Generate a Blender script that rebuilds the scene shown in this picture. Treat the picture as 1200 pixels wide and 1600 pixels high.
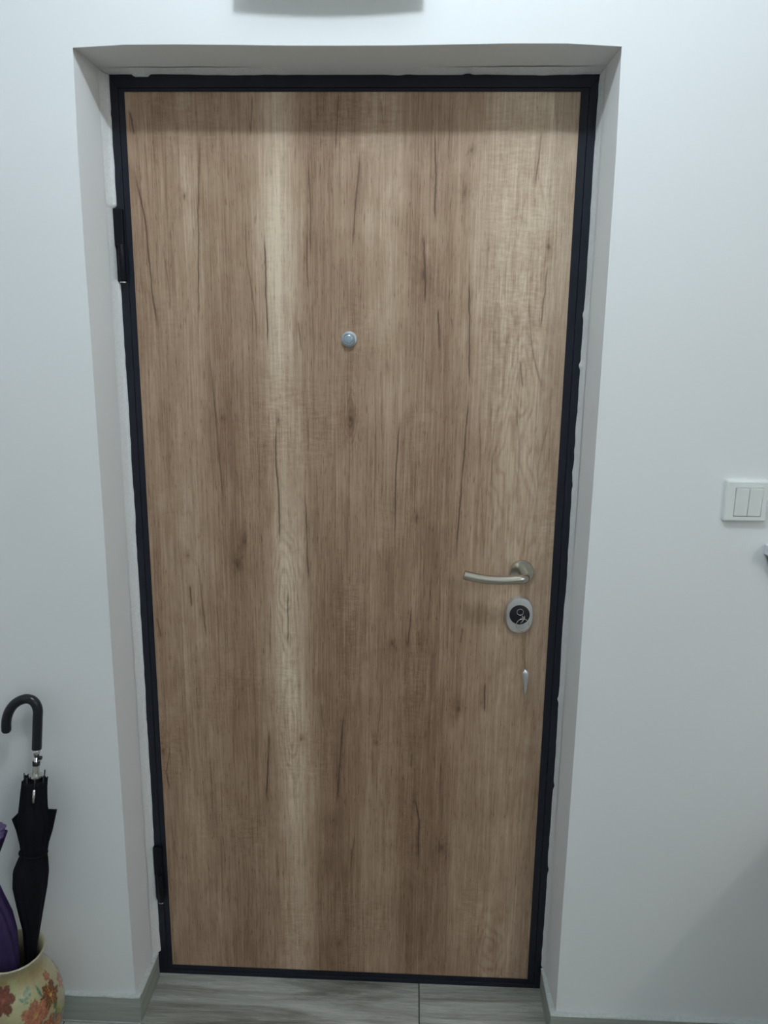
import bpy, bmesh, math, random
import numpy as np
from mathutils import Vector, Matrix

scene = bpy.context.scene
for o in list(bpy.data.objects):
    bpy.data.objects.remove(o)

# ------------------------------------------------------------------ camera
cam_d = bpy.data.cameras.new('camera')
cam = bpy.data.objects.new('camera', cam_d)
scene.collection.objects.link(cam)
CR = Matrix(((0.9992, -0.0196, 0.0361), (0.0394, 0.2126, -0.9763), (0.0115, 0.9769, 0.2132)))
cam.matrix_world = Matrix.Translation((0.1285, -1.5654, 1.5)) @ CR.to_4x4()
cam_d.sensor_fit = 'VERTICAL'
cam_d.sensor_height = 36.0
cam_d.lens = 27.0
cam_d.clip_start = 0.02
scene.camera = cam

# ------------------------------------------------------------------ world, light strengths, exposure
world = bpy.data.worlds.new('world')
scene.world = world
world.use_nodes = True
world.node_tree.nodes['Background'].inputs[0].default_value = (0.8, 0.9, 1.0, 1)
world.node_tree.nodes['Background'].inputs[1].default_value = 0.05
LAMP_POS, LAMP_R, LAMP_W = (0.12, -1.00, 2.68), 0.037, 29.5
LAMP_COL = (0.82, 0.94, 1.03)
LAMP2_POS, LAMP2_W = (2.32, -3.00, 2.68), 25.0
LAMP2_COL = (0.96, 0.97, 0.93)
vs = scene.view_settings
vs.view_transform = 'Standard'
vs.look = 'None'
vs.gamma = 1.0
vs.exposure = 0.0
vs.use_curve_mapping = False
scene.cycles.use_denoising = True

# ------------------------------------------------------------------ helpers
COL = scene.collection
WALL_Y = -0.133          # face of the wall; the door panel's face is y = 0


def link(o, parent=None):
    COL.objects.link(o)
    if parent is not None:
        o.parent = parent
    return o


def tag(o, label=None, cat=None, kind=None, group=None):
    if label: o['label'] = label
    if cat: o['category'] = cat
    if kind: o['kind'] = kind
    if group: o['group'] = group
    return o


def empty(name, loc=(0, 0, 0)):
    o = bpy.data.objects.new(name, None)
    o.location = loc
    o.empty_display_size = 0.05
    return link(o)


def obj(name, verts, faces, mat, parent=None, smooth=False, origin=None):
    """one mesh object from world-space points; children of an Empty are given in world space too"""
    me = bpy.data.meshes.new(name)
    off = Vector(origin) if origin is not None else Vector((0, 0, 0))
    if parent is not None:
        q = parent
        while q is not None:
            off = off + q.location
            q = q.parent
        if origin is not None:
            off = off - Vector(origin)
    me.from_pydata([tuple(Vector(v) - off) for v in verts], [], faces)
    me.materials.append(mat)
    if smooth:
        me.polygons.foreach_set('use_smooth', [True] * len(me.polygons))
    me.update()
    o = bpy.data.objects.new(name, me)
    if parent is None and origin is not None:
        o.location = origin
    return link(o, parent)


def from_bm(name, bm, mat, parent=None, smooth=False, origin=None):
    bmesh.ops.recalc_face_normals(bm, faces=bm.faces[:])
    bm.verts.index_update()
    vs_ = [v.co.copy() for v in bm.verts]
    fs = [[v.index for v in f.verts] for f in bm.faces]
    bm.free()
    o = obj(name, vs_, fs, mat, parent, smooth, origin)
    if smooth == 'auto':
        pass
    return o


def bm_box(bm, x0, x1, y0, y1, z0, z1, bev=0.0, seg=2):
    r = bmesh.ops.create_cube(bm, size=1.0)
    m = Matrix.Translation(((x0 + x1) / 2, (y0 + y1) / 2, (z0 + z1) / 2)) @ Matrix.Diagonal((x1 - x0, y1 - y0, z1 - z0, 1))
    bmesh.ops.transform(bm, matrix=m, verts=r['verts'])
    if bev:
        es = list({e for v in r['verts'] for e in v.link_edges})
        bmesh.ops.bevel(bm, geom=es, offset=bev, segments=seg, affect='EDGES', profile=0.5)


def box(name, x0, x1, y0, y1, z0, z1, mat, parent=None, bev=0.0, seg=2, origin=None):
    bm = bmesh.new()
    bm_box(bm, x0, x1, y0, y1, z0, z1, bev, seg)
    return from_bm(name, bm, mat, parent, False, origin)


def tube_data(path, radii, n=16, cap=True, vs_=None, fs=None):
    vs_ = [] if vs_ is None else vs_
    fs = [] if fs is None else fs
    P = [Vector(p) for p in path]
    if not hasattr(radii, '__len__'):
        radii = [radii] * len(P)
    base = len(vs_)
    up = None
    for i, p in enumerate(P):
        t = (P[min(i + 1, len(P) - 1)] - P[max(i - 1, 0)]).normalized()
        if up is None:
            up = Vector((0, 0, 1)) if abs(t.z) < 0.9 else Vector((0, 1, 0))
        a = (up - t * up.dot(t)).normalized()
        b = t.cross(a)
        up = a
        for k in range(n):
            th = 2 * math.pi * k / n
            vs_.append(p + (a * math.cos(th) + b * math.sin(th)) * radii[i])
    for i in range(len(P) - 1):
        for k in range(n):
            k2 = (k + 1) % n
            fs.append([base + i * n + k, base + i * n + k2, base + (i + 1) * n + k2, base + (i + 1) * n + k])
    if cap:
        fs.append([base + k for k in range(n)][::-1])
        fs.append([base + (len(P) - 1) * n + k for k in range(n)])
    return vs_, fs


def tube(name, path, radii, mat, parent=None, n=16, smooth=True, origin=None):
    v, f_ = tube_data(path, radii, n)
    return obj(name, v, f_, mat, parent, smooth, origin)


def lathe_data(prof, c, axis='z', n=48, cap=True):
    """prof: (radius, height) pairs, first and last may have radius 0"""
    vs_, fs = [], []
    for (r, h) in prof:
        for k in range(n):
            th = 2 * math.pi * k / n
            a, b = r * math.cos(th), r * math.sin(th)
            if axis == 'z':
                vs_.append((c[0] + a, c[1] + b, c[2] + h))
            else:                                    # towards the viewer: -y
                vs_.append((c[0] + a, c[1] - h, c[2] + b))
    for i in range(len(prof) - 1):
        for k in range(n):
            k2 = (k + 1) % n
            fs.append([i * n + k, i * n + k2, (i + 1) * n + k2, (i + 1) * n + k])
    if cap and prof[0][0] > 1e-6:
        fs.append([k for k in range(n)][::-1])
    if cap and prof[-1][0] > 1e-6:
        fs.append([(len(prof) - 1) * n + k for k in range(n)])
    return vs_, fs


def lathe(name, prof, c, mat, parent=None, axis='z', n=48, smooth=True, origin=None, cap=True):
    v, f_ = lathe_data(prof, c, axis, n, cap)
    bm = bmesh.new()
    bv = [bm.verts.new(p) for p in v]
    for q in f_:
        try:
            bm.faces.new([bv[i] for i in q])
        except ValueError:
            pass
    bmesh.ops.remove_doubles(bm, verts=bm.verts[:], dist=1e-6)
    o = from_bm(name, bm, mat, parent, smooth, origin)
    return o


def auto_smooth(o, deg=35):
    me = o.data
    me.polygons.foreach_set('use_smooth', [True] * len(me.polygons))
    bm = bmesh.new()
    bm.from_mesh(me)
    for e in bm.edges:
        if len(e.link_faces) == 2:
            e.smooth = e.calc_face_angle() < math.radians(deg)
    bm.to_mesh(me)
    bm.free()
    return o


# ------------------------------------------------------------------ materials
def new_mat(name):
    m = bpy.data.materials.new(name)
    m.use_nodes = True
    nt = m.node_tree
    return m, nt, nt.nodes, nt.links, nt.nodes['Principled BSDF']


def coords(N, L, scale=(1, 1, 1)):
    g = N.new('ShaderNodeNewGeometry')
    mp = N.new('ShaderNodeMapping')
    mp.inputs['Scale'].default_value = scale
    L.new(g.outputs['Position'], mp.inputs['Vector'])
    return mp.outputs['Vector']


def noise(N, L, vec, scale, detail=3, rough=0.5, dist=0.0):
    t = N.new('ShaderNodeTexNoise')
    t.inputs['Scale'].default_value = scale
    t.inputs['Detail'].default_value = detail
    t.inputs['Roughness'].default_value = rough
    t.inputs['Distortion'].default_value = dist
    L.new(vec, t.inputs['Vector'])
    return t.outputs['Fac']


def ramp(N, L, fac, stops):
    r = N.new('ShaderNodeValToRGB')
    e = r.color_ramp.elements
    while len(e) < len(stops):
        e.new(0.5)
    for i, (p, c) in enumerate(stops):
        e[i].position = p
        e[i].color = (c[0], c[1], c[2], 1)
    L.new(fac, r.inputs['Fac'])
    return r.outputs['Color']


def math_n(N, L, op, a, b):
    m = N.new('ShaderNodeMath')
    m.operation = op
    for i, x in enumerate((a, b)):
        if isinstance(x, (int, float)):
            m.inputs[i].default_value = x
        elif x is not None:
            L.new(x, m.inputs[i])
    return m.outputs[0]


def bump(N, L, bsdf, height, strength, dist=0.001):
    b = N.new('ShaderNodeBump')
    b.inputs['Strength'].default_value = strength
    b.inputs['Distance'].default_value = dist
    L.new(height, b.inputs['Height'])
    L.new(b.outputs['Normal'], bsdf.inputs['Normal'])


def plain(name, col, rough=0.5, metal=0.0, var=0.06, nscale=40, bstr=0.0, spec=0.5, stretch=(1, 1, 1), coat=0.0):
    m, nt, N, L, b = new_mat(name)
    v = coords(N, L, stretch)
    n = noise(N, L, v, nscale, 3)
    lo = [c * (1 - var) for c in col]
    hi = [min(1, c * (1 + var)) for c in col]
    L.new(ramp(N, L, n, [(0.3, lo), (0.7, hi)]), b.inputs['Base Color'])
    b.inputs['Roughness'].default_value = rough
    b.inputs['Metallic'].default_value = metal
    b.inputs['Specular IOR Level'].default_value = spec
    b.inputs['Coat Weight'].default_value = coat
    if bstr:
        bump(N, L, b, n, bstr)
    return m


def plaster(name, col, bstr=0.25):
    m, nt, N, L, b = new_mat(name)
    v = coords(N, L)
    big = noise(N, L, v, 2.2, 3, 0.5)
    fine = noise(N, L, v, 90, 4, 0.6)
    mid = noise(N, L, v, 9, 3, 0.5)
    L.new(ramp(N, L, big, [(0.3, [c * 0.975 for c in col]), (0.7, col)]), b.inputs['Base Color'])
    h = math_n(N, L, 'ADD', math_n(N, L, 'MULTIPLY', mid, 1.5), math_n(N, L, 'MULTIPLY', fine, 0.25))
    bump(N, L, b, h, bstr, 0.002)
    b.inputs['Roughness'].default_value = 0.75
    b.inputs['Specular IOR Level'].default_value = 0.3
    return m


M_WALL = plaster('wall_paint', (0.83, 0.845, 0.845))
M_CEIL = plaster('ceiling_paint', (0.87, 0.87, 0.87), 0.15)
M_BEAD = plain('rough_plaster', (0.86, 0.87, 0.87), 0.8, var=0.05, nscale=160, bstr=0.6)
M_BLACK = plain('black_steel_paint', (0.0062, 0.0085, 0.0170), 0.40, var=0.2, nscale=25, spec=0.4)
M_HINGE = plain('black_hinge_paint', (0.004, 0.005, 0.009), 0.5, var=0.2, nscale=60, spec=0.2)
M_NICKEL = plain('brushed_nickel', (0.56, 0.53, 0.46), 0.24, 1.0, var=0.06, nscale=300, stretch=(0.05, 1, 1))
M_ALU = plain('satin_aluminium', (0.72, 0.71, 0.72), 0.40, 0.85, var=0.05, nscale=300, stretch=(1, 1, 0.05))
M_PEEP = plain('silver_peephole', (0.50, 0.54, 0.58), 0.35, 0.6, var=0.05, nscale=200)
M_LENS = plain('grey_peephole_cover', (0.34, 0.41, 0.47), 0.30, 0.3, var=0.08, nscale=200)
M_LOCKBLK = plain('black_lock_plate', (0.012, 0.011, 0.018), 0.35, var=0.2, nscale=80)
M_STEEL = plain('bright_steel', (0.68, 0.67, 0.65), 0.22, 1.0, var=0.05, nscale=200)
M_BRASS = plain('brass_chain', (0.45, 0.35, 0.2), 0.35, 1.0, var=0.1, nscale=200)
M_SWITCH = plain('ivory_plastic', (0.79, 0.82, 0.79), 0.35, var=0.02, nscale=30)
M_GAP = plain('dark_gap', (0.05, 0.05, 0.05), 0.8)
M_SHELF = plain('white_shelf_lacquer', (0.78, 0.80, 0.82), 0.45, var=0.02)
M_SHELFUNDER = plain('dark_shelf_bracket', (0.20, 0.20, 0.17), 0.55, var=0.1)
M_UMB = plain('black_umbrella_fabric', (0.0042, 0.0047, 0.0072), 0.75, var=0.3, nscale=120, bstr=0.2, spec=0.15)
M_GRIP = plain('black_grip_leather', (0.006, 0.0075, 0.0110), 0.30, var=0.3, nscale=90, bstr=0.08)
M_PURPLE = plain('purple_umbrella_fabric', (0.024, 0.010, 0.062), 0.7, var=0.25, nscale=60, bstr=0.2)
M_LAV = plain('lavender_umbrella_band', (0.12, 0.085, 0.20), 0.6, var=0.1, nscale=60)
M_FILLER = plain('skirting_filler', (0.50, 0.53, 0.51), 0.8, var=0.08, nscale=120)
M_GROUT = plain('pale_grout', (0.42, 0.43, 0.41), 0.9, var=0.1, nscale=100)
M_JOINT = plain('dark_floor_grout', (0.075, 0.08, 0.078), 0.9, var=0.1, nscale=100)
M_CAB = plain('cabinet_laminate', (0.45, 0.36, 0.27), 0.5, var=0.15, nscale=20, stretch=(1, 1, 0.1))
M_BOX = plain('white_box_plastic', (0.8, 0.81, 0.8), 0.4, var=0.02)


def emissive(name, col, power):
    m, nt, N, L, b = new_mat(name)
    b.inputs['Base Color'].default_value = (0.9, 0.9, 0.9, 1)
    b.inputs['Emission Color'].default_value = (*col, 1)
    b.inputs['Emission Strength'].default_value = power
    return m


def floor_tile_mat():
    """grey wood-look porcelain: grain runs along x"""
    m, nt, N, L, b = new_mat('grey_wood_look_tile')
    oi = N.new('ShaderNodeObjectInfo')
    g = N.new('ShaderNodeNewGeometry')
    sh = N.new('ShaderNodeVectorMath')
    sh.operation = 'SCALE'
    sh.inputs[0].default_value = (7.3, 3.1, 5.7)
    L.new(oi.outputs['Random'], sh.inputs['Scale'])
    ad = N.new('ShaderNodeVectorMath')
    ad.operation = 'ADD'
    L.new(g.outputs['Position'], ad.inputs[0])
    L.new(sh.outputs['Vector'], ad.inputs[1])
    mp = N.new('ShaderNodeMapping')
    mp.inputs['Scale'].default_value = (2.2, 22, 1)
    L.new(ad.outputs['Vector'], mp.inputs['Vector'])
    a = noise(N, L, mp.outputs['Vector'], 1.0, 5, 0.6, 0.8)
    mp2 = N.new('ShaderNodeMapping')
    mp2.inputs['Scale'].default_value = (12, 160, 1)
    L.new(ad.outputs['Vector'], mp2.inputs['Vector'])
    c = noise(N, L, mp2.outputs['Vector'], 1.0, 4, 0.65, 1.5)
    mx = math_n(N, L, 'ADD', math_n(N, L, 'MULTIPLY', a, 0.72), math_n(N, L, 'MULTIPLY', c, 0.28))
    L.new(ramp(N, L, mx, [(0.32, (0.10, 0.095, 0.075)), (0.45, (0.25, 0.25, 0.215)), (0.55, (0.38, 0.385, 0.35)), (0.70, (0.60, 0.62, 0.58))]), b.inputs['Base Color'])
    b.inputs['Roughness'].default_value = 0.45
    bump(N, L, b, c, 0.25, 0.001)
    return m


M_TILE = floor_tile_mat()


def baseboard_mat():
    m, nt, N, L, b = new_mat('grey_tile_skirting')
    v = coords(N, L, (3, 3, 60))
    n = noise(N, L, v, 1.0, 4, 0.6, 0.6)
    L.new(ramp(N, L, n, [(0.3, (0.25, 0.27, 0.23)), (0.7, (0.42, 0.45, 0.41))]), b.inputs['Base Color'])
    b.inputs['Roughness'].default_value = 0.5
    return m


M_BASE = baseboard_mat()


def wood_panel_mat():
    """oak laminate: broad bands, cracks and knots come from mesh attributes, fine grain from noise"""
    m, nt, N, L, b = new_mat('rustic_oak_laminate')

    def attr(n):
        a = N.new('ShaderNodeAttribute')
        a.attribute_name = n
        return a.outputs['Fac']
    tone, crack, figure = attr('tone'), attr('crack'), attr('figure')
    def centred(n, amp):
        return math_n(N, L, 'MULTIPLY', math_n(N, L, 'SUBTRACT', n, 0.5), amp)
    pore = noise(N, L, coords(N, L, (300, 1, 7)), 1.0, 4, 0.7, 0.3)
    dash = noise(N, L, coords(N, L, (400, 1, 36)), 1.0, 2, 0.5, 0.4)
    fibre = noise(N, L, coords(N, L, (120, 1, 3.4)), 1.0, 5, 0.68, 1.0)
    stripe = noise(N, L, coords(N, L, (34, 1, 1.1)), 1.0, 4, 0.6, 0.8)
    ripple = noise(N, L, coords(N, L, (42, 1, 170)), 1.0, 2, 0.5, 0.5)
    cloud = noise(N, L, coords(N, L, (18, 1, 9)), 1.0, 4, 0.6, 0.6)
    rp = math_n(N, L, 'MULTIPLY', math_n(N, L, 'SUBTRACT', ripple, 0.5), math_n(N, L, 'ADD', math_n(N, L, 'MULTIPLY', figure, 0.26), 0.05))
    dashes = math_n(N, L, 'MULTIPLY', math_n(N, L, 'MAXIMUM', math_n(N, L, 'SUBTRACT', dash, 0.58), 0.0), -1.4)
    t = math_n(N, L, 'ADD', tone, centred(pore, 0.56))
    t = math_n(N, L, 'ADD', t, centred(fibre, 0.50))
    t = math_n(N, L, 'ADD', t, centred(stripe, 0.30))
    t = math_n(N, L, 'ADD', t, centred(cloud, 0.36))
    t = math_n(N, L, 'ADD', t, dashes)
    t = math_n(N, L, 'ADD', t, rp)
    col = ramp(N, L, t, [(0.05, (0.120, 0.067, 0.037)), (0.32, (0.268, 0.163, 0.100)), (0.50, (0.392, 0.262, 0.173)),
                         (0.68, (0.510, 0.374, 0.264)), (0.95, (0.72, 0.595, 0.435))])
    mix = N.new('ShaderNodeMix')
    mix.data_type = 'RGBA'
    L.new(crack, mix.inputs['Factor'])
    L.new(col, mix.inputs['A'])
    mix.inputs['B'].default_value = (0.060, 0.036, 0.022, 1)
    L.new(mix.outputs['Result'], b.inputs['Base Color'])
    b.inputs['Roughness'].default_value = 0.48
    b.inputs['Specular IOR Level'].default_value = 0.45
    bump(N, L, b, math_n(N, L, 'SUBTRACT', math_n(N, L, 'ADD', pore, rp), crack), 0.22, 0.0008)
    return m


M_OAK = wood_panel_mat()


def attr_colour_mat(name, attr_name, rough, coat=0.0):
    m, nt, N, L, b = new_mat(name)
    a = N.new('ShaderNodeAttribute')
    a.attribute_name = attr_name
    n = noise(N, L, coords(N, L), 140, 3)
    mix = N.new('ShaderNodeMix')
    mix.data_type = 'RGBA'
    mix.blend_type = 'MULTIPLY'
    mix.inputs['Factor'].default_value = 1.0
    L.new(a.outputs['Color'], mix.inputs['A'])
    L.new(ramp(N, L, n, [(0.3, (0.88, 0.88, 0.88)), (0.7, (1, 1, 1))]), mix.inputs['B'])
    L.new(mix.outputs['Result'], b.inputs['Base Color'])
    b.inputs['Roughness'].default_value = rough
    b.inputs['Coat Weight'].default_value = coat
    b.inputs['Coat Roughness'].default_value = 0.04
    return m


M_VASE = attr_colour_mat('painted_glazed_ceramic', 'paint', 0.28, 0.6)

# ------------------------------------------------------------------ room shell
XL, XR, YB, ZC = -1.45, 3.05, -3.6, 2.80
OL, OR, OT = -0.4705, 0.4669, 1.9938        # opening in the wall
FL, FR, FT = -0.4566, 0.4566, 1.9822        # door frame, outer edges


def make_front_wall():
    bm = bmesh.new()
    # opening edge with small waviness so that the arris is hand-plastered, not ruled
    rnd = random.Random(4)
    pts = [(XL - 0.1, -0.02), (OL, -0.02)]
    for i in range(1, 12):
        pts.append((OL + rnd.uniform(-1, 1) * 0.0008, OT * i / 12))
    pts.append((OL, OT))
    for i in range(1, 10):
        k = i / 10
        pts.append((OL + (OR - OL) * k, OT + 0.0016 * math.sin(k * 9) + rnd.uniform(-1, 1) * 0.0004))
    pts.append((OR, OT))
    for i in range(11, 0, -1):
        pts.append((OR + rnd.uniform(-1, 1) * 0.0008, OT * i / 12))
    n_open = (1, len(pts))
    pts += [(OR, -0.02), (XR + 0.1, -0.02), (XR + 0.1, ZC + 0.05), (XL - 0.1, ZC + 0.05)]
    front = [bm.verts.new((x, WALL_Y, z)) for x, z in pts]
    # the reveals narrow slightly towards the door
    def splay(i, x, z):
        if not n_open[0] <= i <= n_open[1]:
            return x, z
        k = 0.0075 * (0.14 - WALL_Y) / -WALL_Y
        return (x + k if x < OL + 0.01 else x - k if x > OR - 0.01 else x), (z - k * 0.5 if z > OT - 0.01 else z)
    back = [bm.verts.new((q[0], 0.14, q[1])) for q in (splay(i, x, z) for i, (x, z) in enumerate(pts))]
    n = len(pts)
    bm.faces.new(front)
    bm.faces.new(back[::-1])
    for i in range(n):
        j = (i + 1) % n
        bm.faces.new([front[j], front[i], back[i], back[j]])
    es = []
    for i in range(n_open[0], n_open[1]):
        e = bm.edges.get((front[i], front[i + 1]))
        if e: es.append(e)
    bmesh.ops.bevel(bm, geom=es, offset=0.0035, segments=3, affect='EDGES', profile=0.5)
    o = from_bm('wall_front', bm, M_WALL)
    return tag(o, 'white plastered wall with a deep recess around the entrance door', 'wall', 'structure')


make_front_wall()
tag(box('wall_left', XL - 0.1, XL, YB, WALL_Y, -0.02, ZC + 0.05, M_WALL), 'plain white side wall of the hall, left of the door', 'wall', 'structure')
tag(box('wall_right', XR, XR + 0.1, YB, WALL_Y, -0.02, ZC + 0.05, M_WALL), 'plain white side wall of the hall, right of the door', 'wall', 'structure')
tag(box('wall_back', XL - 0.1, XR + 0.1, YB - 0.1, YB, -0.02, ZC + 0.05, M_WALL), 'plain white wall facing the entrance door', 'wall', 'structure')
tag(box('ceiling', XL - 0.1, XR + 0.1, YB - 0.1, 0.14, ZC, ZC + 0.1, M_CEIL), 'white hall ceiling above the door', 'ceiling', 'structure')

# floor: grout bed and wood-look tiles, each tile a piece of its own
floor = tag(box('floor', XL - 0.1, XR + 0.1, YB - 0.1, 0.14, -0.06, -0.002, M_JOINT), 'hall floor of grey wood-look plank tiles', 'floor', 'structure')
TW, TD, JW = 1.2, 0.22, 0.003


def tile_mesh(w, d):
    bm = bmesh.new()
    bm_box(bm, JW / 2, w - JW / 2, JW / 2, d - JW / 2, -0.010, 0.0, 0.0008, 1)
    bmesh.ops.recalc_face_normals(bm, faces=bm.faces[:])
    me = bpy.data.meshes.new('floor_tile')
    bm.to_mesh(me)
    bm.free()
    me.materials.append(M_TILE)
    return me


tile_me = {}
row, y = 0, 0.075 - TD
while y > YB - TD:
    x = 0.168 - 4 * TW + (row % 3) * TW / 3.0
    while x < XR:
        x0, x1 = max(x, XL), min(x + TW, XR)
        y0 = max(y, YB)
        if x1 - x0 > 0.03 and y + TD - y0 > 0.02:
            key = (round(x1 - x0, 3), round(y + TD - y0, 3))
            if key not in tile_me:
                tile_me[key] = tile_mesh(*key)
            t = bpy.data.objects.new('floor_tile', tile_me[key])
            t.location = (x0, y0, 0)
            link(t, floor)
        x += TW
    y -= TD
    row += 1


# skirting tiles
def baseboard(name, label, pieces):
    root = None
    for i, (x0, x1, y0, y1, capx) in enumerate(pieces):
        bm = bmesh.new()
        bm_box(bm, x0, x1, y0, y1, 0.0, 0.0675, 0.0015, 2)
        o = from_bm(name if i == 0 else 'return_piece', bm, M_BASE, root)
        if i == 0:
            root = o
            tag(o, label, 'baseboard', 'structure')
        # pale filler along the top edge, with its small dents
        rnd = random.Random(len(name) * 7 + i)
        along_x = (x1 - x0) > (y1 - y0)
        v, f_ = [], []
        n = 60
        a0, a1 = (x0, x1) if along_x else (y0, y1)
        for k in range(n + 1):
            a = a0 + (a1 - a0) * k / n
            j = rnd.uniform(-1, 1) * 0.0008
            if along_x:
                sec = [(a, y1 + 0.0005, 0.0665), (a, y0 - 0.0006 + j * .4, 0.0665), (a, y0 + 0.0010, 0.0685 + j), (a, y1 + 0.0005, 0.0700 + j)]
            else:
                wx, ox = (x0, x1) if capx == 'l' else (x1, x0)
                sg = 1 if ox > wx else -1
                sec = [(wx - sg * 0.0005, a, 0.0665), (ox + sg * 0.0006, a, 0.0665), (ox - sg * 0.001, a, 0.0685 + j), (wx - sg * 0.0005, a, 0.0700 + j)]
            v += sec
        for k in range(n):
            for q in range(4):
                f_.append([k * 4 + q, k * 4 + (q + 1) % 4, (k + 1) * 4 + (q + 1) % 4, (k + 1) * 4 + q])
        f_.append([0, 1, 2, 3]); f_.append([n * 4 + q for q in (3, 2, 1, 0)])
        obj('filler', v, f_, M_FILLER, root)
        # light grout line along the foot
        if along_x:
            box('grout_line', x0, x1, y0 - 0.003, y0 + 0.002, -0.001, 0.0015, M_GROUT, root)
    return root


BT = 0.010
baseboard('baseboard_left', 'grey tile skirting left of the door, turning into the recess',
          [(XL, OL + BT + 0.003, WALL_Y - BT, WALL_Y, 'l'), (OL, OL + BT + 0.003, WALL_Y + 0.0005, -0.012, 'l')])
baseboard('baseboard_right', 'grey tile skirting right of the door, turning into the recess',
          [(OR - BT - 0.003, XR, WALL_Y - BT, WALL_Y, 'r'), (OR - BT - 0.003, OR, WALL_Y + 0.0005, -0.012, 'r')])

# ------------------------------------------------------------------ door
door = empty('door_1', (0, 0, 0))
tag(door, 'entrance door of rustic oak laminate in a black steel frame', 'door', 'structure')
PL, PR, PB, PT = -0.4295, 0.4258, 0.0246, 1.9601
FW = 0.0145                                     # visible frame width; then a gap and the leaf's black edge


def frame_bar(name, pts):
    bm = bmesh.new()
    fr = [bm.verts.new((x, -0.001, z)) for x, z in pts]
    bk = [bm.verts.new((x, 0.080, z)) for x, z in pts]
    bm.faces.new(fr); bm.faces.new(bk[::-1])
    for i in range(4):
        j = (i + 1) % 4
        bm.faces.new([fr[j], fr[i], bk[i], bk[j]])
    bmesh.ops.bevel(bm, geom=[e for e in bm.edges if abs(e.verts[0].co.y - e.verts[1].co.y) < 1e-6 and e.verts[0].co.y < 0],
                    offset=0.0005, segments=1, affect='EDGES')
    return from_bm(name, bm, M_BLACK, door)


ex = 0.010   # the frame runs on behind the plaster
frame_bar('frame_jamb', [(FL - ex, -0.0), (FL + FW, -0.0), (FL + FW, FT - FW), (FL - ex, FT + 0.009)])
frame_bar('frame_jamb', [(FR - FW, -0.0), (FR + ex, -0.0), (FR + ex, FT + 0.009), (FR - FW, FT - FW)])
frame_bar('frame_head', [(FL - ex, FT + 0.009), (FL + FW, FT - FW), (FR - FW, FT - FW), (FR + ex, FT + 0.009)])
frame_bar('threshold', [(FL + FW, 0.0), (FR - FW, 0.0), (FR - FW, 0.0105), (FL + FW, 0.0105)])
box('frame_rebate', FL, FR, 0.066, 0.085, 0.0, FT, M_BLACK, door)
leaf = box('leaf', FL + FW + 0.0006, FR - FW - 0.0006, 0.0005, 0.060, 0.0111, FT - FW - 0.0006, M_BLACK, door, 0.0004)


# oak face of the leaf
def vnoise(x, z, seed):
    rs = np.random.RandomState(seed)
    g = rs.rand(256, 256)
    xi, zi = np.floor(x).astype(int), np.floor(z).astype(int)
    fx, fz = x - xi, z - zi
    fx, fz = fx * fx * (3 - 2 * fx), fz * fz * (3 - 2 * fz)
    a = g[xi % 256, zi % 256]; b = g[(xi + 1) % 256, zi % 256]
    c = g[xi % 256, (zi + 1) % 256]; d = g[(xi + 1) % 256, (zi + 1) % 256]
    return (a * (1 - fx) + b * fx) * (1 - fz) + (c * (1 - fx) + d * fx) * fz


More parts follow.
